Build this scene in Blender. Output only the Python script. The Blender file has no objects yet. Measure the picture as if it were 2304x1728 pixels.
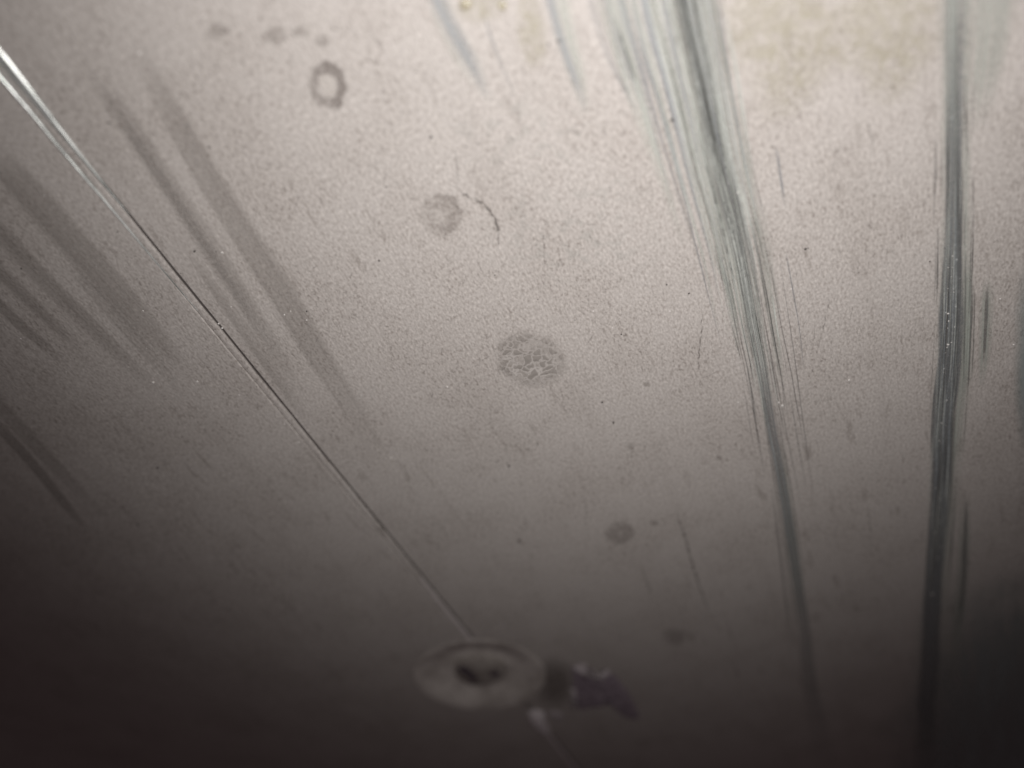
import bpy, bmesh, math, random
import numpy as np
from mathutils import Vector, Matrix

S = bpy.context.scene
COL = S.collection
random.seed(11)
RNG = np.random.default_rng(7)

# ------------------------------------------------------------------ camera
W0, H0 = 2304.0, 1728.0            # the photograph's frame, used to measure positions
FPX = 1660.0                       # focal length in those pixels
TILT = math.radians(39.0)
DIST = 0.100                       # distance to the panel along the lens axis (m)
CAMH = DIST * math.cos(TILT)
cd = bpy.data.cameras.new("camera")
cam = bpy.data.objects.new("camera", cd); COL.objects.link(cam)
cam.location = (0, 0, CAMH)
cam.rotation_euler = (-TILT, 0, 0)
cd.sensor_width = 36.0
cd.lens = 36.0 * FPX / W0
cd.clip_start = 0.001
cd.clip_end = 50.0
cd.dof.use_dof = True
cd.dof.focus_distance = 0.0945
cd.dof.aperture_fstop = 8.5
S.camera = cam

# ------------------------------------------------------------------ dark surroundings and the phone-style flash
world = bpy.data.worlds.new("World"); S.world = world
world.use_nodes = True
bg = world.node_tree.nodes["Background"]
bg.inputs[0].default_value = (1.0, 0.735, 0.77, 1)
bg.inputs[1].default_value = 0.031

ld = bpy.data.lights.new("flash_lamp", 'SPOT')
ld.energy = 0.515
ld.color = (1.0, 0.974, 0.955)
ld.spot_size = math.radians(106.6)
ld.spot_blend = 1.0
ld.shadow_soft_size = 0.0022
lamp = bpy.data.objects.new("flash_lamp", ld); COL.objects.link(lamp)
lamp.location = (0.0127, 0.0115, CAMH + 0.0027)
AIM_PX = (1415, 122)

S.cycles.transparent_max_bounces = 96      # many thin marks overlap on the paint
S.view_settings.view_transform = 'Standard'
S.view_settings.look = 'None'
S.view_settings.exposure = 0.0
S.view_settings.gamma = 1.0
S.view_settings.use_curve_mapping = False

# ------------------------------------------------------------------ the panel surface: a plane, bent down along both sides
def ray(px, py):
    v = Vector(((px - W0/2)/FPX, -(py - H0/2)/FPX, -1.0))
    return Matrix.Rotation(-TILT, 3, 'X') @ v

def flat_hit(px, py):
    d = ray(px, py)
    t = CAMH / -d.z
    return Vector((d.x*t, d.y*t))

P0 = flat_hit(282, 476); P1 = flat_hit(1069, 1443)
U = (P1 - P0).normalized()          # along the joint, away from the camera
N = Vector((-U.y, U.x))             # across the joint, to the right
if N.x < 0: N = -N

def us(p):
    q = Vector((p[0], p[1])) - P0
    return q.dot(U), q.dot(N)

S_RIGHT = us(flat_hit(2225, 800))[1]   # where the panel starts to round over
S_LEFT = -0.0172

DIMPLE_R = DIMPLE_U = DIMPLE_S = None     # set below, once the flat surface can be measured

def height(s, u=None):
    z = 0.0
    if s > S_RIGHT:
        d = s - S_RIGHT
        z -= 6.0*d*d if d < 0.012 else 6.0*(0.012**2 + 2*0.012*(d-0.012))
    if s < S_LEFT:
        d = S_LEFT - s
        z -= 1.2*d*d if d < 0.06 else 1.2*(0.06**2 + 2*0.06*(d-0.06))
    if u is not None and DIMPLE_R:
        q = math.hypot(u - DIMPLE_U, s - DIMPLE_S)/DIMPLE_R
        if q < 1.0:
            t = min(1.0, (1.0 - q)/0.52)
            z -= 0.135*DIMPLE_R*t*t*(3-2*t)
    return z

def hit(px, py):
    d = ray(px, py)
    z = 0.0
    for _ in range(14):
        t = (CAMH - z) / -d.z
        u, s = us((d.x*t, d.y*t))
        z = 0.5*z + 0.5*height(s, u)
    return Vector((d.x*t, d.y*t, height(s, u)))

def surf(x, y, dz=0.0):
    u, s = us((x, y))
    return (x, y, height(s, u) + dz)

def pxscale(px, py):
    """metres per photo pixel, sideways, at that point of the panel"""
    return (hit(px+1, py) - hit(px-1, py)).length / 2

DIMPLE_U, DIMPLE_S = us(flat_hit(1080, 1522))
DIMPLE_R = 150 * pxscale(1080, 1522)

aim = hit(*AIM_PX)
lamp.rotation_euler = (aim - lamp.location).to_track_quat('-Z', 'Y').to_euler()

# ------------------------------------------------------------------ node helper
class G:
    def __init__(self, name):
        self.m = bpy.data.materials.new(name); self.m.use_nodes = True
        self.t = self.m.node_tree
        self.b = self.t.nodes["Principled BSDF"]
        self.out = self.t.nodes["Material Output"]
    def node(self, typ, **kw):
        n = self.t.nodes.new(typ)
        for k, v in kw.items(): setattr(n, k, v)
        return n
    def put(self, sock, v):
        if isinstance(v, bpy.types.NodeSocket): self.t.links.new(v, sock)
        else: sock.default_value = v
    def math(self, op, a, b=0.0, c=None, clamp=False):
        n = self.node('ShaderNodeMath', operation=op, use_clamp=clamp)
        self.put(n.inputs[0], a); self.put(n.inputs[1], b)
        if c is not None: self.put(n.inputs[2], c)
        return n.outputs[0]
    def attr(self, name):
        return self.node('ShaderNodeAttribute', attribute_name=name).outputs['Fac']
    def xyz(self, x, y, z=0.0):
        n = self.node('ShaderNodeCombineXYZ')
        for i, v in enumerate((x, y, z)): self.put(n.inputs[i], v)
        return n.outputs[0]
    def obj(self):
        return self.node('ShaderNodeTexCoord').outputs['Object']
    def noise(self, vec, scale, detail=3.0, rough=0.55, dist=0.0):
        n = self.node('ShaderNodeTexNoise')
        self.put(n.inputs['Vector'], vec); n.inputs['Scale'].default_value = scale
        n.inputs['Detail'].default_value = detail; n.inputs['Roughness'].default_value = rough
        n.inputs['Distortion'].default_value = dist
        return n.outputs['Fac']
    def voro(self, vec, scale, feature='F1', out='Distance', rnd=1.0):
        n = self.node('ShaderNodeTexVoronoi', feature=feature)
        self.put(n.inputs['Vector'], vec); n.inputs['Scale'].default_value = scale
        n.inputs['Randomness'].default_value = rnd
        return n.outputs[out]
    def ramp(self, v, a, b, lo=0.0, hi=1.0, smooth=True):
        n = self.node('ShaderNodeMapRange', interpolation_type='SMOOTHSTEP' if smooth else 'LINEAR')
        self.put(n.inputs[0], v)
        for i, q in enumerate((a, b, lo, hi)): self.put(n.inputs[i+1], q)
        return n.outputs[0]
    def mix(self, f, a, b, blend='MIX'):
        n = self.node('ShaderNodeMix', data_type='RGBA', blend_type=blend)
        self.put(n.inputs[0], f); self.put(n.inputs[6], a); self.put(n.inputs[7], b)
        return n.outputs[2]
    def mapping(self, vec, scale=(1,1,1), rot=0.0, loc=(0,0,0)):
        n = self.node('ShaderNodeMapping')
        self.put(n.inputs['Vector'], vec)
        n.inputs['Scale'].default_value = scale
        n.inputs['Rotation'].default_value = (0, 0, rot)
        n.inputs['Location'].default_value = loc
        return n.outputs[0]
    def bump(self, h, strength, dist):
        n = self.node('ShaderNodeBump')
        n.inputs['Strength'].default_value = strength; n.inputs['Distance'].default_value = dist
        self.put(n.inputs['Height'], h)
        return n.outputs[0]
    def set(self, **kw):
        names = dict(col='Base Color', rough='Roughness', metal='Metallic', nrm='Normal', alpha='Alpha',
                     spec='Specular IOR Level', coat='Coat Weight', coatr='Coat Roughness')
        for k, v in kw.items(): self.put(self.b.inputs[names[k]], v)
        return self.m

def C(r, g, b): return (r, g, b, 1.0)
BASE = C(0.470, 0.434, 0.408)
PAINT_ANG = math.atan2(U.y, U.x)

def paint_nodes(g, base=BASE):
    """grey-beige worn paint: fine orange peel, mottling, hairline pits, faint wipe marks along the joint"""
    o = g.obj()
    along = g.mapping(o, rot=-PAINT_ANG)                        # x runs along the joint
    stretched = g.mapping(along, scale=(0.22, 1.0, 1.0))
    fine = g.noise(g.mapping(along, scale=(0.62, 1.0, 1.0)), 3300, 4, 0.65)
    grain = g.noise(g.mapping(along, scale=(0.52, 1.0, 1.0)), 2700, 4, 0.68, 0.9)
    blot = g.noise(o, 90, 5, 0.6)
    blot2 = g.noise(g.mapping(o, loc=(3, 1, 0)), 30, 3, 0.5)
    wipe = g.noise(g.mapping(along, scale=(0.05, 1.0, 1.0)), 260, 3, 0.55)
    streak = g.noise(stretched, 620, 4, 0.6, 0.3)
    where = g.ramp(blot, 0.40, 0.62)                            # the patches that hold more dirt in the grain
    pits = g.math('MULTIPLY', g.ramp(grain, 0.53, 0.63), g.ramp(where, 0, 1, 0.18, 1.0))
    dash = g.math('MULTIPLY', g.ramp(streak, 0.57, 0.70), g.ramp(blot2, 0.40, 0.6, 0.15, 0.9))
    speck = g.math('MULTIPLY', g.ramp(g.voro(o, 420), 0.035, 0.09, 1.0, 0.0), g.ramp(g.noise(o, 200, 2), 0.60, 0.68))
    c = g.mix(g.math('MULTIPLY', pits, 0.84), base, C(0.21, 0.185, 0.168))
    c = g.mix(g.math('MULTIPLY', dash, 0.62), c, C(0.23, 0.20, 0.18))
    c = g.mix(g.ramp(fine, 0.48, 0.70, 0.0, 0.62), c, C(0.68, 0.63, 0.59))
    c = g.mix(g.ramp(fine, 0.5, 0.32, 0.0, 0.72), c, C(0.29, 0.25, 0.225))
    c = g.mix(g.ramp(blot, 0.38, 0.7, 0.0, 0.20), c, C(0.36, 0.315, 0.285))
    c = g.mix(g.ramp(wipe, 0.5, 0.75, 0.0, 0.22), c, C(0.36, 0.325, 0.30))
    c = g.mix(g.ramp(blot2, 0.45, 0.75, 0.0, 0.05), c, C(0.47, 0.46, 0.43))
    c = g.mix(g.math('MULTIPLY', speck, 0.75), c, C(0.12, 0.10, 0.09))
    h = g.math('ADD', g.math('MULTIPLY', fine, 0.35), g.math('MULTIPLY', grain, 0.65))
    h = g.math('SUBTRACT', h, g.math('MULTIPLY', dash, 0.35))
    return c, h, blot

def mat_panel():
    g = G("worn_grey_paint")
    c, h, blot = paint_nodes(g)
    return g.set(col=c, rough=g.ramp(blot, 0.3, 0.7, 0.50, 0.64), spec=0.35, nrm=g.bump(h, 0.45, 0.00008))

def mat_decal(name, col, col2=None, soft=0.55, streak=0.6, freq=5200, along=70, rough=0.5, metal=0.0,
              spec=0.35, glint=0.0, power=1.0):
    """a mark lying on the paint, drawn by its own strip coordinates: worn through in streaks, feathered sides"""
    g = G(name)
    v, u, w, a, sd = (g.attr(n) for n in ("v", "u", "w", "a", "seed"))
    av = g.math('ABSOLUTE', v)
    vec = g.xyz(g.math('MULTIPLY', u, along), g.math('MULTIPLY', w, freq), sd)
    n1 = g.noise(vec, 1.0, 4, 0.62)
    vec2 = g.xyz(g.math('MULTIPLY', u, along*6), g.math('MULTIPLY', w, freq*0.6), g.math('ADD', sd, 9.0))
    n2 = g.noise(vec2, 1.0, 3, 0.6)
    grit = g.noise(g.obj(), 1900, 3, 0.65)
    edge = g.math('ADD', av, g.math('MULTIPLY', g.math('SUBTRACT', n2, 0.5), 0.6))
    side = g.ramp(edge, 1.0 - soft, 1.0, 1.0, 0.0)
    core = g.ramp(av, 0.86, 1.0, 1.0, 0.0)
    st = g.ramp(n1, 0.38, 0.62, 1.0 - streak, 1.0)
    al = g.math('MULTIPLY', g.math('MULTIPLY', side, core), g.math('MULTIPLY', st, a))
    al = g.math('MULTIPLY', al, g.ramp(grit, 0.30, 0.62, 0.68, 1.10))
    al = g.math('MINIMUM', al, 0.97)
    c = col
    if col2 is not None:
        c = g.mix(g.ramp(n1, 0.42, 0.66), col, col2)
    c = g.mix(g.ramp(grit, 0.35, 0.75, 0.0, 0.4), c, g.mix(0.6, c, C(0.5, 0.5, 0.48)))
    r = rough
    if glint > 0:
        sp = g.math('MULTIPLY', g.ramp(g.voro(g.obj(), 900), 0.05, 0.16, 1.0, 0.0),
                    g.ramp(g.noise(g.obj(), 500, 2), 0.50, 0.60))
        sp = g.math('MULTIPLY', sp, glint)
        c = g.mix(sp, c, C(0.8, 0.82, 0.82))
    return g.set(col=c, alpha=al, rough=r, metal=metal, spec=spec,
                 nrm=g.bump(n1, 0.5, 0.00012))

# ------------------------------------------------------------------ object helpers
def link(name, me, mat, parent=None):
    o = bpy.data.objects.new(name, me); COL.objects.link(o)
    if mat: me.materials.append(mat)
    if parent: o.parent = parent
    return o

def tag(o, label=None, cat=None, group=None, kind=None):
    if label: o["label"] = label
    if cat: o["category"] = cat
    if group: o["group"] = group
    if kind: o["kind"] = kind
    return o

def grid_mesh(name, f, nu, nv, attrs=None, smooth=True):
    verts, faces = [], []
    for i in range(nu):
        for j in range(nv):
            verts.append(f(i, j))
    for i in range(nu-1):
        for j in range(nv-1):
            a = i*nv + j
            faces.append((a, a+1, a+nv+1, a+nv))
    me = bpy.data.meshes.new(name); me.from_pydata(verts, [], faces); me.update()
    bm = bmesh.new(); bm.from_mesh(me)
    bmesh.ops.recalc_face_normals(bm, faces=bm.faces)
    if sum(f_.normal.z for f_ in bm.faces) < 0:
        bmesh.ops.reverse_faces(bm, faces=bm.faces)
    bm.to_mesh(me); bm.free()
    if smooth: me.shade_smooth()
    return me

def us_point(u, s, dz=0.0):
    p = P0 + U*u + N*s
    return (p.x, p.y, height(s, u) + dz)

def catmull(pts, n):
    P = [np.array(p, float) for p in pts]
    P = [2*P[0]-P[1]] + P + [2*P[-1]-P[-2]]
    segs = len(P) - 3
    out = []
    for k in range(n):
        t = k/(n-1)*segs
        i = min(int(t), segs-1); t -= i
        a, b, c, d = P[i:i+4]
        out.append(0.5*((2*b)+(c-a)*t+(2*a-5*b+4*c-d)*t*t+(3*b-a-3*c+d)*t**3))
    return out

class Marks:
    """strips lying on the paint, several to one mesh, with their own coordinates"""
    def __init__(self):
        self.v, self.f = [], []
        self.at = {k: [] for k in ("u", "v", "w", "a", "seed")}
    def strip(self, pts, a=1.0, dz=0.00003, fade=(0.12, 0.12), n=None, wob=0.0, alist=None):
        """pts: (photo x, photo y, half width in photo pixels)"""
        L = sum(math.dist(pts[i][:2], pts[i+1][:2]) for i in range(len(pts)-1))
        n = n or max(8, int(L/(18 if not wob else 6)))
        cur = catmull(pts, n)
        P = [hit(c[0], c[1]) for c in cur]
        m = 5
        seed = random.uniform(0, 60)
        base = len(self.v)
        u = 0.0
        ph = random.uniform(0, 6)
        for i, c in enumerate(cur):
            if i: u += (P[i]-P[i-1]).length
            t = (P[min(i+1, n-1)] - P[max(i-1, 0)]); t.z = 0; t.normalize()
            nn = Vector((-t.y, t.x, 0))
            hw = max(c[2], 0.4)*pxscale(c[0], c[1])
            if wob: nnoff = nn*(wob*(0.6*math.sin(i*1.7+ph) + random.uniform(-1, 1))*pxscale(c[0], c[1]))
            else: nnoff = Vector((0,0,0))
            q = i/(n-1)
            k = 1.0
            if fade[0] > 0: k *= min(1, q/fade[0])
            if fade[1] > 0: k *= min(1, (1-q)/fade[1])
            aa = a*k
            if alist: aa *= float(np.interp(q, np.linspace(0, 1, len(alist)), alist))
            for j in range(m):
                vv = -1 + 2*j/(m-1)
                p = P[i] + nnoff + nn*(hw*vv)
                self.v.append(surf(p.x, p.y, dz))
                for key, val in (("u", u), ("v", vv), ("w", hw*vv), ("a", aa), ("seed", seed)):
                    self.at[key].append(val)
        for i in range(n-1):
            for j in range(m-1):
                q = base + i*m + j
                self.f.append((q, q+m, q+m+1, q+1))
        return self
    def build(self, name, mat, parent):
        me = bpy.data.meshes.new(name); me.from_pydata(self.v, [], self.f); me.update()
        bm = bmesh.new(); bm.from_mesh(me)
        for f_ in bm.faces:
            f_.normal_update()
            if f_.normal.z < 0: f_.normal_flip()
        bm.to_mesh(me); bm.free()
        for k, vals in self.at.items():
            me.attributes.new(k, 'FLOAT', 'POINT').data.foreach_set("value", np.array(vals, dtype=np.float32))
        me.shade_smooth()
        return link(name, me, mat, parent)

def patch_mesh(name, px, py, rx, ry, rot=0.0, dz=0.00006, n=28):
    """a patch of the panel surface with local coordinates x, y in -1..1 stored as attributes"""
    xs, ys = [], []
    ca, sa = math.cos(rot), math.sin(rot)
    def f(i, j):
        lx = -1 + 2*i/(n-1); ly = -1 + 2*j/(n-1)
        ax, ay = lx*rx*1.05, ly*ry*1.05
        p = hit(px + ax*ca - ay*sa, py + ax*sa + ay*ca)
        xs.append(lx*1.05); ys.append(ly*1.05)
        return (p.x, p.y, p.z + dz)
    me = grid_mesh(name, f, n, n)
    me.attributes.new("lx", 'FLOAT', 'POINT').data.foreach_set("value", np.array(xs, dtype=np.float32))
    me.attributes.new("ly", 'FLOAT', 'POINT').data.foreach_set("value", np.array(ys, dtype=np.float32))
    return me

def polar(g, wob=0.15, freq=700):
    lx, ly = g.attr("lx"), g.attr("ly")
    n = g.noise(g.obj(), freq, 3, 0.6)
    r = g.math('SQRT', g.math('ADD', g.math('MULTIPLY', lx, lx), g.math('MULTIPLY', ly, ly)))
    r = g.math('ADD', r, g.math('MULTIPLY', g.math('SUBTRACT', n, 0.5), wob))
    return lx, ly, r

# ------------------------------------------------------------------ the two panels and the joint strip between them
GAP_R = 0.00044      # open groove on the right of the strip
GAP_L = 0.00006
STRIP = 0.00092
U0, U1 = -0.085, 0.50
PM = mat_panel()

def panel_mesh(name, s0, s1, thick=0.0012):
    """a sheet with rounded front edges at the joint, closed underneath"""
    ns = 90
    svals = list(s0 + (s1-s0)*(np.linspace(0, 1, ns)))
    svals = sorted(svals + [float(v) for v in DIMPLE_S + DIMPLE_R*np.linspace(-1.05, 1.05, 49) if s0 < v < s1])
    e = 0.00014
    tops = [s0, s0+e*0.08, s0+e*0.35, s0+e, s0+e*1.15, s0+e*1.6] + [v for v in svals if s0+2*e < v < s1-2*e] + [s1-e*1.6, s1-e*1.15, s1-e, s1-e*0.35, s1-e*0.08, s1]
    drop = [-e*2.5, -e*0.9, -e*0.35] + [0.0]*(len(tops)-6) + [-e*0.35, -e*0.9, -e*2.5]
    unders = [float(v) for v in np.linspace(s1, s0, 60)]
    us_ = sorted(list(np.linspace(U0, U1, 60)) + list(DIMPLE_U + DIMPLE_R*np.linspace(-1.05, 1.05, 49)))
    verts, faces = [], []
    for u in us_:
        u = float(u)
        sec = [(v, height(v, u) + d) for v, d in zip(tops, drop)] + [(v, height(v, u) - thick) for v in unders]
        for v, z in sec:
            p = P0 + U*u + N*v
            verts.append((p.x, p.y, z))
    m = len(tops) + len(unders)
    for i in range(len(us_)-1):
        for j in range(m):
            k = (j+1) % m
            faces.append((i*m+j, i*m+k, (i+1)*m+k, (i+1)*m+j))
    faces.append(tuple(range(m))); faces.append(tuple((len(us_)-1)*m + j for j in range(m)))
    me = bpy.data.meshes.new(name); me.from_pydata(verts, [], faces); me.update()
    bm = bmesh.new(); bm.from_mesh(me); bmesh.ops.recalc_face_normals(bm, faces=bm.faces); bm.to_mesh(me); bm.free()
    me.shade_smooth()
    return me

main = link("metal_panel", panel_mesh("metal_panel", GAP_R/2, 0.36), PM)
tag(main, "wide scuffed beige-grey panel right of the joint, with ring stains and dark scrapes", "panel")
left = link("metal_panel", panel_mesh("metal_panel", -0.55, -STRIP - GAP_L - GAP_R/2), PM)
tag(left, "dimmer grey panel to the left of the diagonal joint, with faint wiped streaks", "panel")

def strip_mesh():
    w0, w1 = -STRIP - GAP_R/2, -GAP_R/2
    sec = [(w0, -0.0011), (w0, -0.00014), (w0+0.00005, -0.00004), (w0+0.00007, -0.00003), (w1-0.00010, -0.00003), (w1-0.00007, -0.00005), (w1, -0.00026), (w1, -0.0011)]
    us_ = np.linspace(U0, U1, 400)
    def f(i, j):
        s, z = sec[j]
        u = float(us_[i])
        jit = 0.00003*math.sin(u*420)+0.00002*math.sin(u*1130+1)
        p = P0 + U*u + N*(s + (jit if j in (4, 5, 6, 7) else 0))
        return (p.x, p.y, height(s, u) + z)
    return grid_mesh("joint_strip", f, len(us_), len(sec))
gs = G("joint_paint")
cs, hs, _ = paint_nodes(gs)
joint = link("joint_strip", strip_mesh(), gs.set(col=cs, rough=0.42, spec=0.5, nrm=gs.bump(hs, 0.4, 0.00012)))
tag(joint, "narrow raised strip filling the diagonal joint, bare and shiny at its upper left end", "joint strip")

# dark backing under the joint
def back(i, j):
    return us_point(U0 + (U1-U0)*i/399, [-0.0025, 0.0012][j], -0.00034)
gb = G("joint_dirt"); gb.set(col=C(0.085, 0.073, 0.068), rough=0.9)
bk = link("packed_dirt", grid_mesh("packed_dirt", back, 400, 2), gb.m, joint)

# bare bright metal at the near end of the strip: a bent lip and a thin wire-like edge
gm = G("bare_metal")
o_ = gm.mapping(gm.obj(), rot=-PAINT_ANG)
nm = gm.noise(gm.mapping(o_, scale=(0.06, 1, 1)), 3600, 4, 0.6)
nm2 = gm.noise(gm.mapping(o_, scale=(0.5, 1, 1)), 500, 3, 0.6)
cm = gm.mix(gm.ramp(nm, 0.35, 0.65), C(0.34, 0.36, 0.34), C(0.86, 0.88, 0.85))
cm = gm.mix(gm.ramp(nm2, 0.42, 0.6, 0.0, 0.7), cm, C(0.55, 0.56, 0.55))
gm.set(col=cm, rough=gm.ramp(nm, 0.3, 0.7, 0.22, 0.42), metal=0.55, spec=0.6, nrm=gm.bump(nm, 0.5, 0.0001))

def seam_x(py): return 282 + 0.814*(py-476)
def lip(name, pts, mat, h, parent, tilt=0.0):
    """pts: (photo y, px offset of the left edge, px offset of the right edge) relative to the groove; ridge profile"""
    n = 60
    cur = catmull(pts, n)
    rows = []
    for c in cur:
        y, l, r = c
        if r - l < 0.6: r = l + 0.6
        sc = pxscale(seam_x(y), y)
        prof = [(l, -0.3), (l+(r-l)*0.12, 0.62), (l+(r-l)*0.35, 1.0), (l+(r-l)*0.65, 0.8 + tilt), (l+(r-l)*0.9, 0.42 + tilt), (r, -0.3)]
        row = []
        for off, hh in prof:
            p = hit(seam_x(y)+off, y)
            row.append((p.x, p.y, p.z + 0.00002 + hh*h*min(1.0, (r-l)/14)))
        rows.append(row)
    return link(name, grid_mesh(name, lambda i, j: rows[i][j], n, 6), mat, parent)
lip("bent_edge", [(60, -18, 14), (112, -15, 18), (193, -12, 17), (299, -6, 11), (372, -3, 7), (440, 0, 4), (485, 3, 4)], gm.m, 0.00022, joint, 0.3)
lip("bright_rim", [(60, -40, -29), (172, -39, -27), (263, -35, -25), (323, -35, -26.5), (432, -30, -23.5), (498, -28, -23), (603, -24.5, -21.2), (700, -19.5, -18)], gm.m, 0.00036, joint)

# ------------------------------------------------------------------ scrape marks
M_dark = mat_decal("dark_scrape", C(0.125, 0.135, 0.145), C(0.31, 0.32, 0.32), soft=0.45, streak=0.7, freq=3600, along=18, rough=0.42, glint=1.0)
M_band = mat_decal("dark_band", C(0.085, 0.097, 0.112), C(0.25, 0.265, 0.275), soft=0.4, streak=0.55, freq=3600, along=18, rough=0.42, glint=1.0)
M_blue = mat_decal("blue_grey_scrape", C(0.31, 0.335, 0.365), C(0.43, 0.44, 0.45), soft=0.9, streak=0.45, freq=2400, along=24)
M_green = mat_decal("green_grey_scuff", C(0.36, 0.40, 0.355), C(0.50, 0.525, 0.475), soft=0.8, streak=0.7, freq=3000, along=18)
M_pale = mat_decal("pale_scuff", C(0.64, 0.66, 0.60), C(0.50, 0.53, 0.475), soft=0.85, streak=0.6, freq=1800, along=14)
M_line = mat_decal("hairline", C(0.13, 0.125, 0.12), None, soft=0.7, streak=0.35, freq=2500, along=90)
M_wipe = mat_decal("wiped_streak", C(0.335, 0.30, 0.275), None, soft=0.5, streak=0.42, freq=900, along=9)
M_thread = mat_decal("pale_thread", C(0.70, 0.72, 0.67), None, soft=0.8, streak=0.5, freq=2500, along=60)
M_bluel = mat_decal("blue_hairline", C(0.235, 0.25, 0.27), None, soft=0.8, streak=0.45, freq=2500, along=60)
M_crack = mat_decal("crack_dark", C(0.16, 0.14, 0.125), None, soft=1.0, streak=0.9, freq=900, along=900)
M_edge = mat_decal("rubbed_dark_edge", C(0.13, 0.145, 0.145), C(0.20, 0.215, 0.205), soft=0.95, streak=0.35, freq=1500, along=25)

MAIN_PATH = [(1512,-60,16),(1522,0,16),(1562,152,14),(1596,300,13),(1612,372,13),(1653,529,15),(1670,600,15),(1694,733,13),(1715,835,13),(1739,978,13),(1753,1050,13),(1778,1201,14),(1794,1303,13),(1811,1418,15),(1822,1540,20),(1842,1642,26),(1860,1760,30)]
def path_x(y):
    return float(np.interp(y, [p[1] for p in MAIN_PATH], [p[0] for p in MAIN_PATH]))

def each(name, mat, parent, lst, dz=0.00003, fade=(.12, .12), wob=0.0):
    """one part per mark"""
    out = []
    for pts, a in lst:
        k = Marks(); k.strip(pts, a, dz, fade, None, wob)
        out.append(k.build(name, mat, parent))
    return out

# pale smears fanning out towards the top around the central scrape
each("pale_smear", M_pale, main, [
    ([(1455,-60,130),(1490,60,115),(1540,220,92),(1590,370,72),(1640,540,50),(1680,700,32),(1705,830,16)], 0.30)], 0.00002, (0, .3))
each("pale_smear", M_pale, main, [
    ([(1250,-60,34),(1270,60,32),(1300,170,26),(1322,260,16)], 0.5),
    ([(970,-60,38),(1010,60,34),(1060,150,32),(1100,230,16)], 0.42),
    ([(1375,-60,40),(1405,100,36),(1440,240,26),(1490,400,18),(1540,560,10)], 0.65)], 0.000024, (0, .4))

# the central scrape: thready above, one solid dark streak lower down
k = Marks()
k.strip(MAIN_PATH, 1.0, 0.00004, (0, .12), alist=[.03,.05,.10,.20,.38,.58,.76,.84,.88,.85,.80,.74,.62,.5,.38,.26,.18])
k.build("dark_scrape", M_dark, main)
lines = []
for off0, off1, y0, y1, w, a in [(-9,-8,180,860,3.0,.8),(14,9,260,780,2.8,.7),(30,24,330,760,2.2,.6),(-30,-22,380,900,2.2,.5),(46,40,420,980,2.0,.5),(62,66,520,1050,1.8,.4),(-42,-36,560,960,2.0,.4),(90,62,560,1180,1.8,.4),(-14,-20,900,1500,2.4,.45),(-24,-38,1080,1500,3.2,.45),(20,16,880,1320,2.2,.45),(28,34,760,1150,1.8,.4)]:
    ys = np.linspace(y0, y1, 6)
    lines.append(([(path_x(y) + off0 + (off1-off0)*i/5, y, w) for i, y in enumerate(ys)], a))
each("scratch", M_line, main, lines, 0.00006, (.25, .3))
each("scratch", M_bluel, main, [
    ([(1417,-40,6),(1450,127,6),(1482,231,4.5),(1511,333,3),(1545,470,2.6),(1576,593,2.4),(1600,690,2.2),(1625,782,2)], .8),
    ([(1609,-40,6),(1641,170,5),(1662,300,4),(1682,394,3.4),(1702,480,3)], .5),
    ([(1745,330,3),(1751,361,4),(1758,410,4),(1767,468,2.5)], .6),
    ([(1768,566,1.8),(1785,660,2.2),(1800,750,2),(1809,843,1.6)], .5),
    ([(1315,-40,9),(1362,110,8),(1405,200,6),(1439,268,3)], .30),
    ([(1352,-40,9),(1398,120,8),(1445,250,4)], .28),
    ([(1092,40,4),(1102,76,5),(1130,150,4),(1164,224,3)], .34),
    ([(1395,-40,8),(1430,100,7),(1470,250,5),(1520,420,3),(1560,560,2)], .34),
    ([(1556,-40,9),(1585,120,8),(1618,280,6),(1650,420,4),(1680,560,3)], .36),
    ([(1588,-40,7),(1614,120,6),(1642,270,5),(1672,430,3)], .3)], 0.00006, (0.05, .3))
k = Marks()
for _ in range(60):
    o0 = random.gauss(8, 34); y0 = random.uniform(180, 900); y1 = y0 + random.uniform(90, 340)
    ys = np.linspace(y0, y1, 5); dr = random.uniform(-10, 6)
    k.strip([(path_x(y) + o0 + dr*i/4, y, random.uniform(1.2, 2.4)) for i, y in enumerate(ys)], random.uniform(.18, .55), 0.000062, (.3, .3))
for _ in range(60):
    y0 = random.uniform(150, 1150); y1 = y0 + random.uniform(80, 260)
    xo = random.uniform(-44, 52); ys = np.linspace(y0, y1, 4)
    cx = lambda y: np.interp(y, [0,420,700,900,1150,1336], [2148,2146,2140,2128,2112,2098])
    k.strip([(cx(y)+xo, y, random.uniform(1.2, 2.6)) for y in ys], random.uniform(.25, .6), 0.000062, (.3, .3))
tag(k.build("fine_scratches", M_line, main), kind="stuff")
k = Marks()      # threads of paint left standing between the scratches, rubbed pale
for _ in range(46):
    o0 = random.gauss(10, 26); y0 = random.uniform(120, 760); y1 = y0 + random.uniform(120, 320)
    ys = np.linspace(y0, y1, 5); dr = random.uniform(-8, 4)
    k.strip([(path_x(y) + o0 + dr*i/4, y, random.uniform(1.4, 3.2)) for i, y in enumerate(ys)], random.uniform(.3, .75), 0.000066, (.3, .3))
for _ in range(44):
    y0 = random.uniform(360, 1150); y1 = y0 + random.uniform(80, 260)
    xo = random.uniform(-24, 20); ys = np.linspace(y0, y1, 4)
    k.strip([(cx(y)+xo, y, random.uniform(0.9, 1.8)) for y in ys], random.uniform(.3, .8), 0.000066, (.3, .3))
tag(k.build("pale_threads", M_thread, main), kind="stuff")

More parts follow.
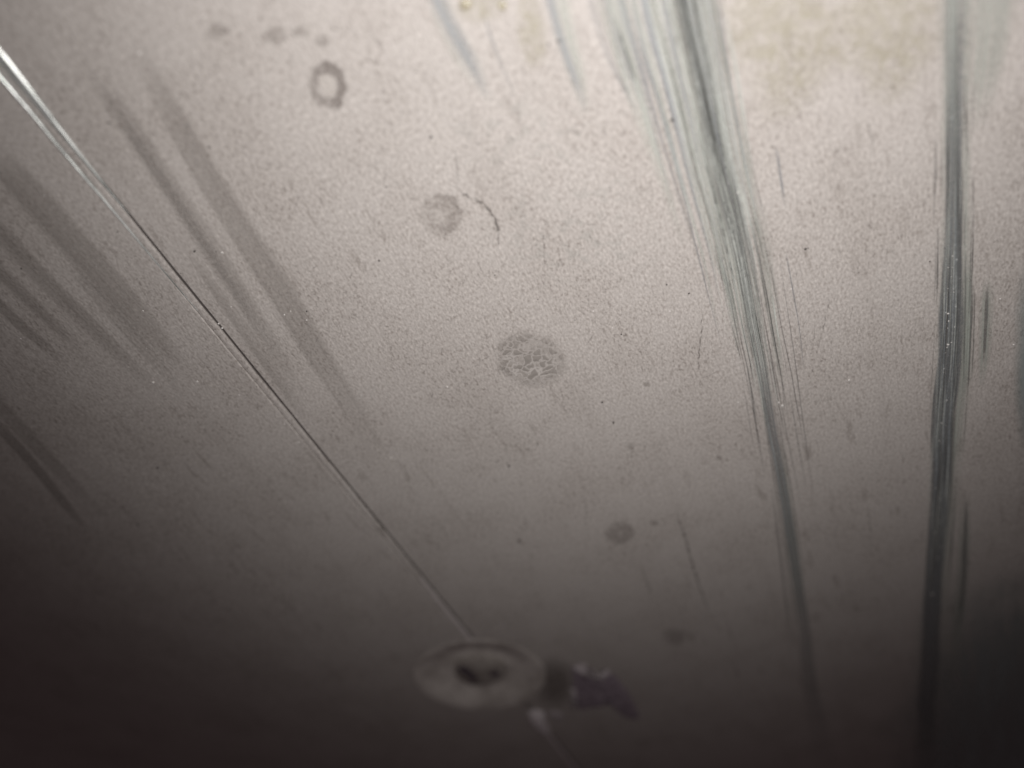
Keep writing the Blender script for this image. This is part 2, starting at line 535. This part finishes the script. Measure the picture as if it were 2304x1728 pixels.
# the fan of straight threads: pale rubbed paint, green-grey metal and dark scratches side by side
def fan(mat, name, count, a0, a1, w_top, w_low, dz, seed=1):
    rr = random.Random(seed)
    k = Marks()
    for _ in range(count):
        xt = rr.gauss(1538, 30) if rr.random() < .5 else rr.uniform(1325, 1640)   # where it crosses the top edge
        q = (xt - 1318)/322
        reach = float(np.interp(xt - 1522, [-210,-160,-100,-40,0,50,90,130], [260,330,780,950,1050,900,520,350]))
        yl = reach*rr.uniform(.45, 1.0)
        y0 = -60 if rr.random() < .55 else rr.uniform(0, .6*yl)
        g_ = (1.30 - 0.58*q)*rr.uniform(.97, 1.03)
        ys = np.linspace(y0, yl, 7)
        wt = rr.uniform(*w_top); wl = rr.uniform(*w_low)
        k.strip([(xt + (path_x(y)-1522)*g_, y, wt + (wl-wt)*min(1, max(0, y+60)/760)**0.7) for y in ys], rr.uniform(a0, a1), dz,
                (0 if y0 < -50 else .3, .35))
    o = k.build(name, mat, main); tag(o, kind="stuff"); return o
fan(M_green, "green_threads", 26, .20, .55, (6, 12), (2.5, 6), 0.000028, seed=3)
fan(M_blue, "blue_threads", 22, .25, .70, (4, 9), (2, 5), 0.000036, seed=8)
fan(M_thread, "pale_threads", 60, .35, .9, (3.5, 8), (1.2, 2.8), 0.000064, seed=4)
fan(M_line, "fine_scratches", 52, .10, .38, (1.8, 3.6), (1.2, 2.2), 0.000055, seed=6)

each("blue_streak", M_blue, main, [
    ([(975,-60,24),(985,0,24),(1020,70,24),(1062,145,23),(1105,232,13)], .62),
    ([(1222,-60,15),(1236,0,15),(1262,90,15),(1290,170,14),(1318,250,9)], .62),
    ([(1440,-60,14),(1462,60,13),(1492,160,12),(1530,300,10),(1580,470,7)], .7),
    ([(1530,-60,16),(1556,80,15),(1588,220,14),(1622,360,13),(1660,520,9)], .8),
    ([(1486,-60,12),(1510,80,11),(1545,230,10),(1590,400,8)], .4)], 0.00003, (0, .3))
each("green_scuff", M_green, main, [
    ([(1604,541,7),(1625,610,9),(1645,668,8),(1664,780,4)], .75),
    ([(1700,440,26),(1722,600,24),(1745,760,18),(1760,880,12)], .35),
    ([(1660,300,20),(1690,440,18),(1715,600,14)], .3),
    ([(1540,330,14),(1580,480,13),(1620,640,9)], .3),
    ([(1600,430,12),(1628,560,12),(1656,680,10)], .35),
    ([(1748,980,16),(1768,1120,17),(1790,1280,17),(1806,1400,16)], .6)], 0.000035, (.25, .3))

# broad dark band down the right
each("green_scuff", M_green, main, [
    ([(2150,-60,46),(2150,150,42),(2150,420,36),(2150,600,42),(2148,800,50),(2135,950,44),(2125,1100,38),(2110,1300,42),(2095,1500,60),(2085,1740,70)], .75),
    ([(2235,-60,66),(2228,60,64),(2215,180,48),(2200,300,26)], .6)], 0.000025, (0, .4))
each("green_scuff", M_green, main, [
    ([(2179,560,12),(2178,680,13),(2174,800,12),(2168,900,8)], .7),
    ([(2222,620,12),(2219,700,18),(2215,800,15),(2208,880,7)], .6),
    ([(2170,1100,16),(2168,1250,18),(2155,1400,18),(2140,1560,16)], .6)], 0.00003, (.25, .3))
k = Marks()
k.strip([(2152,-60,30),(2148,80,27),(2146,220,22),(2145,420,21),(2144,560,23),(2140,680,29),(2137,800,31),(2130,870,32),(2120,950,28),(2118,1050,25),(2112,1150,24),(2105,1250,23),(2098,1336,22),(2093,1459,24),(2085,1600,24),(2080,1760,26)],
        1.0, 0.00004, (0, .08), alist=[.16,.32,.52,.70,.85,.95,1,.97,.95,.92,.9,.8,.6,.42])
k.build("dark_scrape", M_band, main)
each("scratch", M_line, main, [
    ([(2154,180,6),(2156,420,6),(2157,620,6),(2154,760,5),(2147,900,6),(2140,1080,6),(2128,1250,6)], .5),
    ([(2221,637,3),(2219,700,5),(2216,760,4.5),(2213,820,3)], .6),
    ([(2186,600,2),(2184,720,2.4),(2180,830,2.4),(2176,900,1.8)], .5),
    ([(2193,640,1.8),(2191,740,2),(2186,860,1.8)], .45),
    ([(2172,560,2),(2171,700,2.2),(2167,860,2)], .5),
    ([(2174,1120,4),(2171,1220,6),(2166,1330,6),(2152,1440,4)], .55),
    ([(2158,20,7),(2152,160,6),(2154,300,5)], .3)], 0.00006, (.15, .25))

gz = G("ridge_paint"); gz.set(col=C(0.66, 0.60, 0.60), rough=0.4); M_ridge = gz.m
# faint wiped streaks: flat straight bands
each("wiped_streak", M_wipe, main, [
    ([(290,80,34),(478,410,40),(662,707,40),(860,1030,28)], .50),
    ([(215,150,24),(372,400,28),(530,640,28),(690,906,20)], .36),
    ([(150,90,20),(330,360,22),(480,590,20),(600,770,14)], .24),
    ([(420,560,12),(560,760,20),(700,960,14)], .28)], 0.00002, (.22, .3))
lip("pale_ridge", [(1300, -9, -6), (1340, -11, -6), (1380, -12, -6), (1420, -12, -5), (1446, -11, -5)], M_ridge, 0.00010, joint)
lip("pale_ridge", [(1630, -12, 0), (1660, -13, -2), (1700, -13, -3), (1740, -13, -3), (1800, -13, -3)], M_ridge, 0.0004, joint)
each("wiped_streak", M_wipe, left, [
    ([(-30,330,46),(130,510,52),(290,690,48),(430,850,30)], .46),
    ([(-50,470,30),(70,600,30),(230,760,28),(361,890,20)], .44),
    ([(-50,560,20),(70,680,22),(190,790,16)], .42),
    ([(-50,640,18),(50,735,20),(150,820,14)], .40),
    ([(150,590,16),(280,735,22),(420,890,16)], .28),
    ([(-30,930,18),(70,1040,20),(140,1125,18),(200,1200,10)], .50),
    ([(-50,860,26),(80,1000,28),(240,1170,18)], .34)], 0.00002, (.15, .35))

# ------------------------------------------------------------------ stains, cracks and a painted patch of shade on the big panel
def ring_mat(name, r0, r1, r2, r3, dark, side=(0.6, -0.4), sidew=0.5, strength=0.8, wob=0.3, inner=None):
    g = G(name)
    lx, ly, r = polar(g, wob)
    band = g.math('MULTIPLY', g.ramp(r, r0, r1), g.ramp(r, r2, r3, 1.0, 0.0))
    sd = g.math('ADD', g.math('MULTIPLY', lx, side[0]), g.math('MULTIPLY', ly, side[1]))
    k_ = g.ramp(sd, -0.6, 0.5, 1.0 - sidew, 1.0)
    al = g.math('MULTIPLY', g.math('MULTIPLY', band, k_), strength)
    n = g.noise(g.obj(), 1500, 4, 0.65)
    al = g.math('MULTIPLY', al, g.ramp(n, 0.36, 0.60, 0.35, 1.0))
    col = dark
    if inner:
        ins = g.math('MULTIPLY', g.ramp(r, r0+0.05, r0-0.12), inner[1])
        ins = g.math('MULTIPLY', ins, g.ramp(n, 0.35, 0.6, 0.5, 1.0))
        tot = g.math('MAXIMUM', al, ins)
        col = g.mix(g.math('DIVIDE', ins, g.math('ADD', g.math('ADD', ins, al), 0.001)), dark, inner[0])
        al = tot
    return g.set(col=col, alpha=al, rough=0.5, nrm=g.bump(g.math('MULTIPLY', band, -1.0), 0.5, 0.0003))

def patch(name, mat, px, py, rx, ry, rot=0.0, parent=None, dz=0.00007):
    return link(name, patch_mesh(name, px, py, rx, ry, rot, dz), mat, parent or main)

p = patch("ring_stain", ring_mat("ring_stain_dark", .38, .56, .78, 1.0, C(0.255, 0.225, 0.205), (0.9, -0.25), .6, .95, .55, (C(0.62, 0.575, 0.535), .7)), 737, 192, 47, 59, math.radians(-14))
p["label"] = "darkest ring stain with a pale centre, upper left"
p = patch("ring_stain", ring_mat("ring_stain_faint", -.1, .55, .75, 1.0, C(0.31, 0.275, 0.25), (0.8, -0.3), .7, .50, .5), 992, 483, 54, 54)
p["label"] = "faint grey ring stain in the middle"
p = patch("ring_stain", ring_mat("ring_stain_low", -.05, .20, .66, 1.0, C(0.27, 0.24, 0.22), (0.1, 0.5), .3, .42, .5), 1395, 1198, 38, 29)
p["label"] = "small dim oval stain low on the panel"
patch("smudge_or_shade", ring_mat("smudge_soft", -.3, -.2, .3, 1.0, C(0.25, 0.22, 0.20), (0, 0), 0, .35, .5), 1520, 1432, 36, 26)
ms = ring_mat("smudge_pale", -.3, -.2, .35, 1.0, C(0.28, 0.25, 0.225), (0, 0), 0, .36, 1.2)
patch("smudge_or_shade", ms, 676, 72, 24, 18)
patch("smudge_or_shade", ms, 722, 92, 24, 18)
patch("smudge_or_shade", ms, 618, 80, 34, 26)
patch("smudge_or_shade", ms, 492, 74, 34, 26)
patch("smudge_or_shade", ms, 1470, 1176, 13, 8, 0.5)
patch("smudge_or_shade", ms, 1456, 864, 11, 8)
patch("smudge_or_shade", ms, 1618, 1030, 9, 7)
patch("smudge_or_shade", ms, 1420, 1004, 11, 9)

patch('smudge_or_shade', ring_mat('painted_shade_brown', -.3, -.2, .2, 1.0, C(0.15, 0.125, 0.11), (0, 0), 0, .6, .4), 1248, 1536, 62, 72)  # shade to the right of the bolt, painted on as a soft brown patch

# flaking round patch in the middle
g = G("flaked_paint")
lx, ly, r = polar(g, 0.35, 450)
o = g.obj()
warp = g.node('ShaderNodeVectorMath', operation='ADD')
nz = g.node('ShaderNodeTexNoise'); g.put(nz.inputs['Vector'], o); nz.inputs['Scale'].default_value = 420
sc_ = g.node('ShaderNodeVectorMath', operation='SCALE'); g.put(sc_.inputs[0], nz.outputs['Color']); sc_.inputs['Scale'].default_value = 0.0030
g.put(warp.inputs[0], o); g.put(warp.inputs[1], sc_.outputs[0])
ed = g.voro(warp.outputs[0], 820, 'DISTANCE_TO_EDGE')
cell = g.node('ShaderNodeTexVoronoi'); g.put(cell.inputs['Vector'], warp.outputs[0]); cell.inputs['Scale'].default_value = 820
cr = g.node('ShaderNodeSeparateColor'); g.put(cr.inputs[0], cell.outputs['Color'])
plate = g.math('MULTIPLY', g.ramp(ed, 0.05, 0.13), g.ramp(cr.outputs[0], 0.2, 0.7, 0.35, 1.0))
rimm = g.ramp(ed, 0.0, 0.13, 1.0, 0.0)
mask = g.ramp(r, 0.62, 1.0, 1.0, 0.0)
low = g.ramp(ly, -0.9, 0.5, 0.55, 1.0)
col = g.mix(rimm, C(0.33, 0.30, 0.275), C(0.56, 0.52, 0.49))
al = g.math('MULTIPLY', g.math('MULTIPLY', mask, low), g.math('MAXIMUM', g.math('MULTIPLY', plate, 0.70), g.math('MULTIPLY', rimm, 0.85)))
mf = g.set(col=col, alpha=al, rough=0.55, nrm=g.bump(ed, 0.5, 0.0003))
p = patch("flaked_patch", mf, 1195, 806, 90, 70, 0.25)
p["label"] = "crackled round patch of flaking paint in the middle"

# the rubbed dark right border where the panel rounds over
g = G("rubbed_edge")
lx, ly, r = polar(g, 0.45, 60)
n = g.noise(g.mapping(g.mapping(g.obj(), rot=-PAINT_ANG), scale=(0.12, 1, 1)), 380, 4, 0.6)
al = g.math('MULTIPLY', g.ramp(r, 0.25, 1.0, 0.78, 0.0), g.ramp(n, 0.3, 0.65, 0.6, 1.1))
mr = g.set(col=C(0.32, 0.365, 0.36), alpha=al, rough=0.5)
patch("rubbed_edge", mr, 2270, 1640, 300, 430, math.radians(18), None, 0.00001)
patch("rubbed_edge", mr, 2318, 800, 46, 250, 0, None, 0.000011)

# yellow stains near the top
g = G("yellow_stain")
lx, ly, r = polar(g, 0.9, 160)
n = g.noise(g.mapping(g.obj(), loc=(0.3, 0.1, 0)), 800, 6, 0.75)
al = g.math('MULTIPLY', g.ramp(r, 0.35, 1.0, 1.0, 0.0), g.ramp(n, 0.38, 0.62, 0.08, 0.44))
my = g.set(col=C(0.47, 0.435, 0.325), alpha=al, rough=0.5)
patch("yellow_stain", my, 1760, 70, 190, 210, 0, None, 0.000015)
patch("yellow_stain", my, 1990, 60, 150, 210, 0, None, 0.000016)
patch("yellow_stain", my, 1195, 70, 40, 110, -0.1, None, 0.000017)
patch("yellow_stain", my, 1085, 10, 70, 50, 0, None, 0.000018)
g = G("teal_tint")
lx, ly, r = polar(g, 0.8, 220)
al = g.math('MULTIPLY', g.ramp(r, 0.2, 1.0, 0.13, 0.0), g.ramp(g.noise(g.obj(), 520, 3), 0.50, 0.62))
mt = g.set(col=C(0.435, 0.445, 0.415), alpha=al, rough=0.5)
patch("teal_tint", mt, 1290, 520, 260, 170, 0, None, 0.000012)
patch("teal_tint", mt, 1180, 300, 230, 120, 0, None, 0.000013)
patch("teal_tint", mt, 425, 290, 26, 34, 0, None, 0.00004)

# hairline cracks in the paint
cracks = [
    ([(1700,905,3),(1712,940,3)], .4, 1),
    ([(1016,412,3),(1050,440,5),(1082,455,5),(1108,482,5),(1121,515,5),(1122,560,4)], .95, 3),
    ([(1222,505,2),(1224,560,3),(1226,606,2)], .5, 1),
    ([(1022,320,2),(1028,370,2.5),(1032,415,2)], .4, 1),
    ([(1584,690,2),(1578,740,3),(1574,790,3),(1570,850,2)], .55, 3),
    ([(1515,1140,3),(1535,1190,5),(1556,1262,5),(1575,1320,4),(1600,1395,3)], .62, 1),
    ([(1440,1265,4),(1456,1310,5),(1470,1350,4)], .28, 1),
    ([(1953,1140,3),(1958,1190,4),(1962,1240,3)], .42, 1),
    ([(1900,300,3),(1880,360,3),(1862,420,2)], .35, 3),
    ([(1942,250,2),(1960,300,3),(1964,360,2)], .35, 2),
    ([(1790,190,2),(1812,222,3),(1824,250,2)], .35, 2),
    ([(1868,660,2),(1856,720,3),(1838,800,2)], .35, 3),
    ([(830,60,4),(850,95,5),(868,125,4)], .4, 2),
    ([(735,62,3),(780,68,4),(815,62,3)], .35, 2),
    ([(1280,480,2),(1310,500,2.4),(1345,506,2)], .28, 2),
    ([(1575,850,2),(1600,842,2.5),(1625,830,2)], .35, 2),
    ([(1090,540,2),(1075,580,2),(1090,620,2)], .25, 3),
    ([(1316,1110,2),(1318,1150,2.5),(1318,1190,2)], .25, 1)]
for pts, a, wv in cracks: each("crack", M_crack, main, [(pts, a)], 0.00007, (.2, .2), wv*0.7)
k = Marks()
for _ in range(230):                       # short dry creases, mostly on the right half
    x = random.uniform(1720, 2110) if random.random() < .7 else random.uniform(500, 1500)
    y = random.uniform(60, 900); L = random.uniform(14, 55)
    ang = math.radians(random.gauss(95, 22))
    dx, dy = math.cos(ang)*L/2, math.sin(ang)*L/2
    k.strip([(x-dx, y-dy, 1.4), (x+random.uniform(-3, 3), y, random.uniform(1.6, 3.0)), (x+dx, y+dy, 1.4)], random.uniform(.12, .32), 0.00007, (.3, .3), 6, 0.8)
tag(k.build("dry_creases", M_crack, main), kind="stuff")

# ------------------------------------------------------------------ loose grit and glinting dust (nobody could count it)
def specks(name, spots, mat, flat=0.6):
    bm = bmesh.new()
    for x, y, r in spots:
        p = hit(x, y); rr = r*pxscale(x, y)*(0.62 if 'dust' in name else 0.66)
        m = Matrix.Translation((p.x, p.y, p.z + rr*flat*0.5)) @ Matrix.Rotation(random.uniform(0, 3), 4, 'Z') @ Matrix.Diagonal((rr*random.uniform(.8, 1.4), rr, rr*flat, 1))
        bmesh.ops.create_icosphere(bm, subdivisions=1, radius=1.0, matrix=m)
    me = bpy.data.meshes.new(name); bm.to_mesh(me); bm.free()
    return link(name, me, mat)
gd = G("dark_grit"); gd.set(col=C(0.05, 0.045, 0.04), rough=0.8)
dots = [(247,276,4),(471,331,4.5),(970,308,5),(1145,1048,4.5),(1168,1216,5),(853,586,3.5),(48,604,3),(1398,752,3),(1812,560,5),(1818,558,3),(2092,588,3),(1380,950,4),(1355,905,3.5),(1210,1000,3),(310,1180,4),(355,1052,4),(1512,270,7),(1256,92,6),(1235,100,5),(1048,330,3),(1550,660,3),(1500,640,3),(2160,135,3),(1740,330,3),(438,565,4),(870,420,3),(690,700,3)]
for _ in range(55): dots.append((random.uniform(100, 2150), random.uniform(60, 1300), random.uniform(1.0, 2.3)))
tag(specks("dark_grit", dots, gd.m), "tiny dark grit specks sprinkled across the grey panels", "grit", None, "stuff")
gw = G("pale_dust"); gw.set(col=C(0.74, 0.71, 0.68), rough=0.4, spec=0.5)
white = [(314,119,5),(459,37,5),(327,237,3.5),(451,276,3),(500,568,4.5),(322,699,3),(345,860,5),(444,858,4.5),(538,888,2.6),(492,728,4),(500,738,4),(47,762,3),(1760,912,5),(1752,905,4),(1715,1440,0),(2133,705,4),(2134,722,3),(2132,738,2.5),(2133,775,4),(2097,1336,4.5),(2130,900,3),(785,412,3),(730,395,3),(915,512,3),(1335,700,3),(1378,737,2.5),(1507,700,3),(1780,650,3),(1910,855,4),(1660,905,3),(1780,1460,2),(1006,870,3),(654,700,2.5),(640,708,3),(690,720,3),(640,953,3),(672,995,3),(880,1030,3),(100,440,2.5),(1640,412,3),(1660,433,4),(2250,672,4),(2280,775,4),(1745,470,2),(520,690,2.5)]
white += [(float(cx(y_)) + random.uniform(-16, 10), y_, random.uniform(1.2, 2.6)) for y_ in [random.uniform(480, 1280) for _ in range(46)]]
white = [q for q in white if q[2] > 0]
for _ in range(150): white.append((random.uniform(60, 2150), random.uniform(200, 1150), random.uniform(0.7, 1.5)))
tag(specks("pale_dust", white, gw.m), "tiny pale glinting dust specks scattered across the grey panels", "dust", None, "stuff")

# shiny droplet at the very top
def droplet(px, py, r, label):
    bm = bmesh.new(); p = hit(px, py); rr = r*pxscale(px, py)
    bmesh.ops.create_uvsphere(bm, u_segments=24, v_segments=12, radius=1.0, matrix=Matrix.Translation((p.x, p.y, p.z)) @ Matrix.Diagonal((rr, rr, rr*0.55, 1)))
    me = bpy.data.meshes.new("droplet"); bm.to_mesh(me); bm.free(); me.shade_smooth()
    g = G("amber_resin"); g.set(col=C(0.40, 0.36, 0.27), rough=0.15, spec=0.6)
    return tag(link("droplet", me, g.m), label, "droplet")
droplet(1047, 10, 13, "larger shiny amber droplet at the top edge of the panel")
droplet(1130, 14, 9, "smaller pale amber droplet beside the larger one at the top edge")

# ------------------------------------------------------------------ the fastener on the joint
root = bpy.data.objects.new("bolt", None); COL.objects.link(root)
BX, BY = (P0 + U*DIMPLE_U + N*DIMPLE_S)
BZ = height(DIMPLE_S, DIMPLE_U)
root.location = (BX, BY, BZ)
tag(root, "round bolt in a dished pale washer sitting on the diagonal joint, low in the picture", "bolt")
R = DIMPLE_R
def turned(name, prof, mat, n=72, wob=0.0, follow=False):
    m = len(prof)
    def f(i, j):
        a = 2*math.pi*i/n
        r, z = prof[j]
        r *= 1 + wob*(math.sin(3*a+1) + 0.6*math.sin(5*a))
        x, y = r*math.cos(a), r*math.sin(a)
        if follow: z += surf(BX + x, BY + y)[2] - BZ
        return (x, y, z)
    return link(name, grid_mesh(name, f, n+1, m), mat, root)
gr = G("washer_paint")
cw, hw_, _ = paint_nodes(gr, C(0.76, 0.71, 0.66))
nr = gr.noise(gr.obj(), 260, 4, 0.6)
gr.set(col=gr.mix(gr.ramp(nr, 0.42, 0.66, 0.0, 0.45), cw, C(0.26, 0.225, 0.20)), rough=0.55, nrm=gr.bump(hw_, 0.4, 0.0002))
turned("washer", [(R*q, 0.00008 - (0.00012 if q > 1.0 else 0)) for q in np.linspace(1.02, 0.28, 40)], gr.m, follow=True)
gw2 = G("bolt_metal")
nr = gw2.noise(gw2.obj(), 420, 4, 0.6)
gw2.set(col=gw2.mix(gw2.ramp(nr, 0.35, 0.65), C(0.23, 0.20, 0.18), C(0.38, 0.345, 0.315)), rough=0.6, nrm=gw2.bump(nr, 0.5, 0.0005))
turned("bolt_head", [(R*0.40, 0.0), (R*0.39, R*0.05), (R*0.34, R*0.085), (R*0.2, R*0.10), (R*0.001, R*0.105)], gw2.m, wob=0.02)
gk = G("socket_dirt"); gk.set(col=C(0.10, 0.078, 0.092), rough=0.7)
def clot(pts, top):
    bm = bmesh.new()
    vs = [bm.verts.new((R*x, R*y, top)) for x, y in pts]
    f = bm.faces.new(vs)
    ex = bmesh.ops.extrude_face_region(bm, geom=[f])
    for v in [e for e in ex['geom'] if isinstance(e, bmesh.types.BMVert)]: v.co.z += R*0.03
    bmesh.ops.recalc_face_normals(bm, faces=bm.faces)
    me = bpy.data.meshes.new("socket_dirt"); bm.to_mesh(me); bm.free()
    return link("socket_dirt", me, gk.m, root)
clot([(-.34,.16),(-.22,.22),(-.14,.10),(-.08,-.02),(-.04,-.16),(-.12,-.22),(-.18,-.08),(-.26,.04)], R*0.075)
clot([(.14,.04),(.24,.10),(.30,.04),(.26,-.06),(.16,-.05)], R*0.075)

# torn dark flake beside the bolt
def lump(name, outline, hgt, mat, n=26, rough=0.3):
    """outline in photo pixels; a crusted, irregular raised patch"""
    pts = [hit(x, y) for x, y in outline]
    c = sum(pts, Vector((0,0,0)))/len(pts)
    dirs = [(p - c) for p in pts]
    m = len(dirs)
    rows = 9
    verts, faces = [], []
    K = 60
    for i in range(K):
        t = i/K*m; a = int(t); fr = t - a
        d = dirs[a % m].lerp(dirs[(a+1) % m], fr)
        for j in range(rows):
            q = (j+1)/rows
            z = hgt*(1-q**3)*(0.65 + rough*random.uniform(-1, 1))
            jit = 1 + random.uniform(-.05, .05)
            v = c + d*q*jit
            verts.append(surf(v.x, v.y, max(0, z)-0.00005*(j == rows-1)))
    verts.append(surf(c.x, c.y, hgt*0.7)); ci = len(verts)-1
    for i in range(K):
        k2 = (i+1) % K
        for j in range(rows-1):
            faces.append((i*rows+j, i*rows+j+1, k2*rows+j+1, k2*rows+j))
        faces.append((ci, i*rows, k2*rows))
    me = bpy.data.meshes.new(name); me.from_pydata(verts, [], faces); me.update()
    bm = bmesh.new(); bm.from_mesh(me); bmesh.ops.recalc_face_normals(bm, faces=bm.faces)
    if sum(f.normal.z for f in bm.faces) < 0: bmesh.ops.reverse_faces(bm, faces=bm.faces)
    bm.to_mesh(me); bm.free(); me.shade_smooth()
    return link(name, me, mat)
gl = G("dried_glue")
nl = gl.noise(gl.obj(), 700, 4, 0.65)
gl.set(col=gl.mix(gl.ramp(nl, 0.35, 0.65), C(0.24, 0.195, 0.23), C(0.38, 0.32, 0.36)), rough=0.45, nrm=gl.bump(nl, 0.6, 0.0006))
cl = lump("glue_crust", [(1284,1500),(1318,1495),(1340,1510),(1372,1508),(1395,1530),(1418,1560),(1436,1600),(1442,1622),(1408,1616),(1375,1588),(1340,1592),(1300,1600),(1286,1570)], 0.0008, gl.m)
tag(cl, "crusty dark purplish lump on the panel just right of the bolt", "residue")
gp = G("pale_flake"); gp.set(col=C(0.46, 0.41, 0.42), rough=0.45)
lp = lump("torn_rim", [(1286,1500),(1312,1490),(1330,1506),(1352,1516),(1366,1504),(1378,1512),(1362,1526),(1338,1522),(1310,1508)], 0.0017, gp.m, rough=0.45)
lp.parent = cl
lp = lump("torn_rim", [(1284,1548),(1296,1548),(1300,1575),(1294,1596),(1284,1590)], 0.0016, gp.m, rough=0.3)
lp.parent = cl
# pale drop of paint where the strip comes out from under the bolt
gq = G("pale_paint"); gq.set(col=C(0.80, 0.74, 0.75), rough=0.4)
lp = lump("paint_drop", [(1188,1602),(1204,1594),(1224,1602),(1230,1622),(1240,1650),(1228,1656),(1208,1640),(1192,1624)], 0.0018, gq.m, rough=0.12)
tag(lp, "pale dried paint drop on the joint below the bolt", "paint drop")
lp = lump("paint_flake", [(1232,1604),(1246,1598),(1264,1604),(1270,1614),(1256,1612),(1240,1612)], 0.0010, gp.m, rough=0.2)
tag(lp, "thin curved pale flake between the bolt and the dark lump", "paint flake")
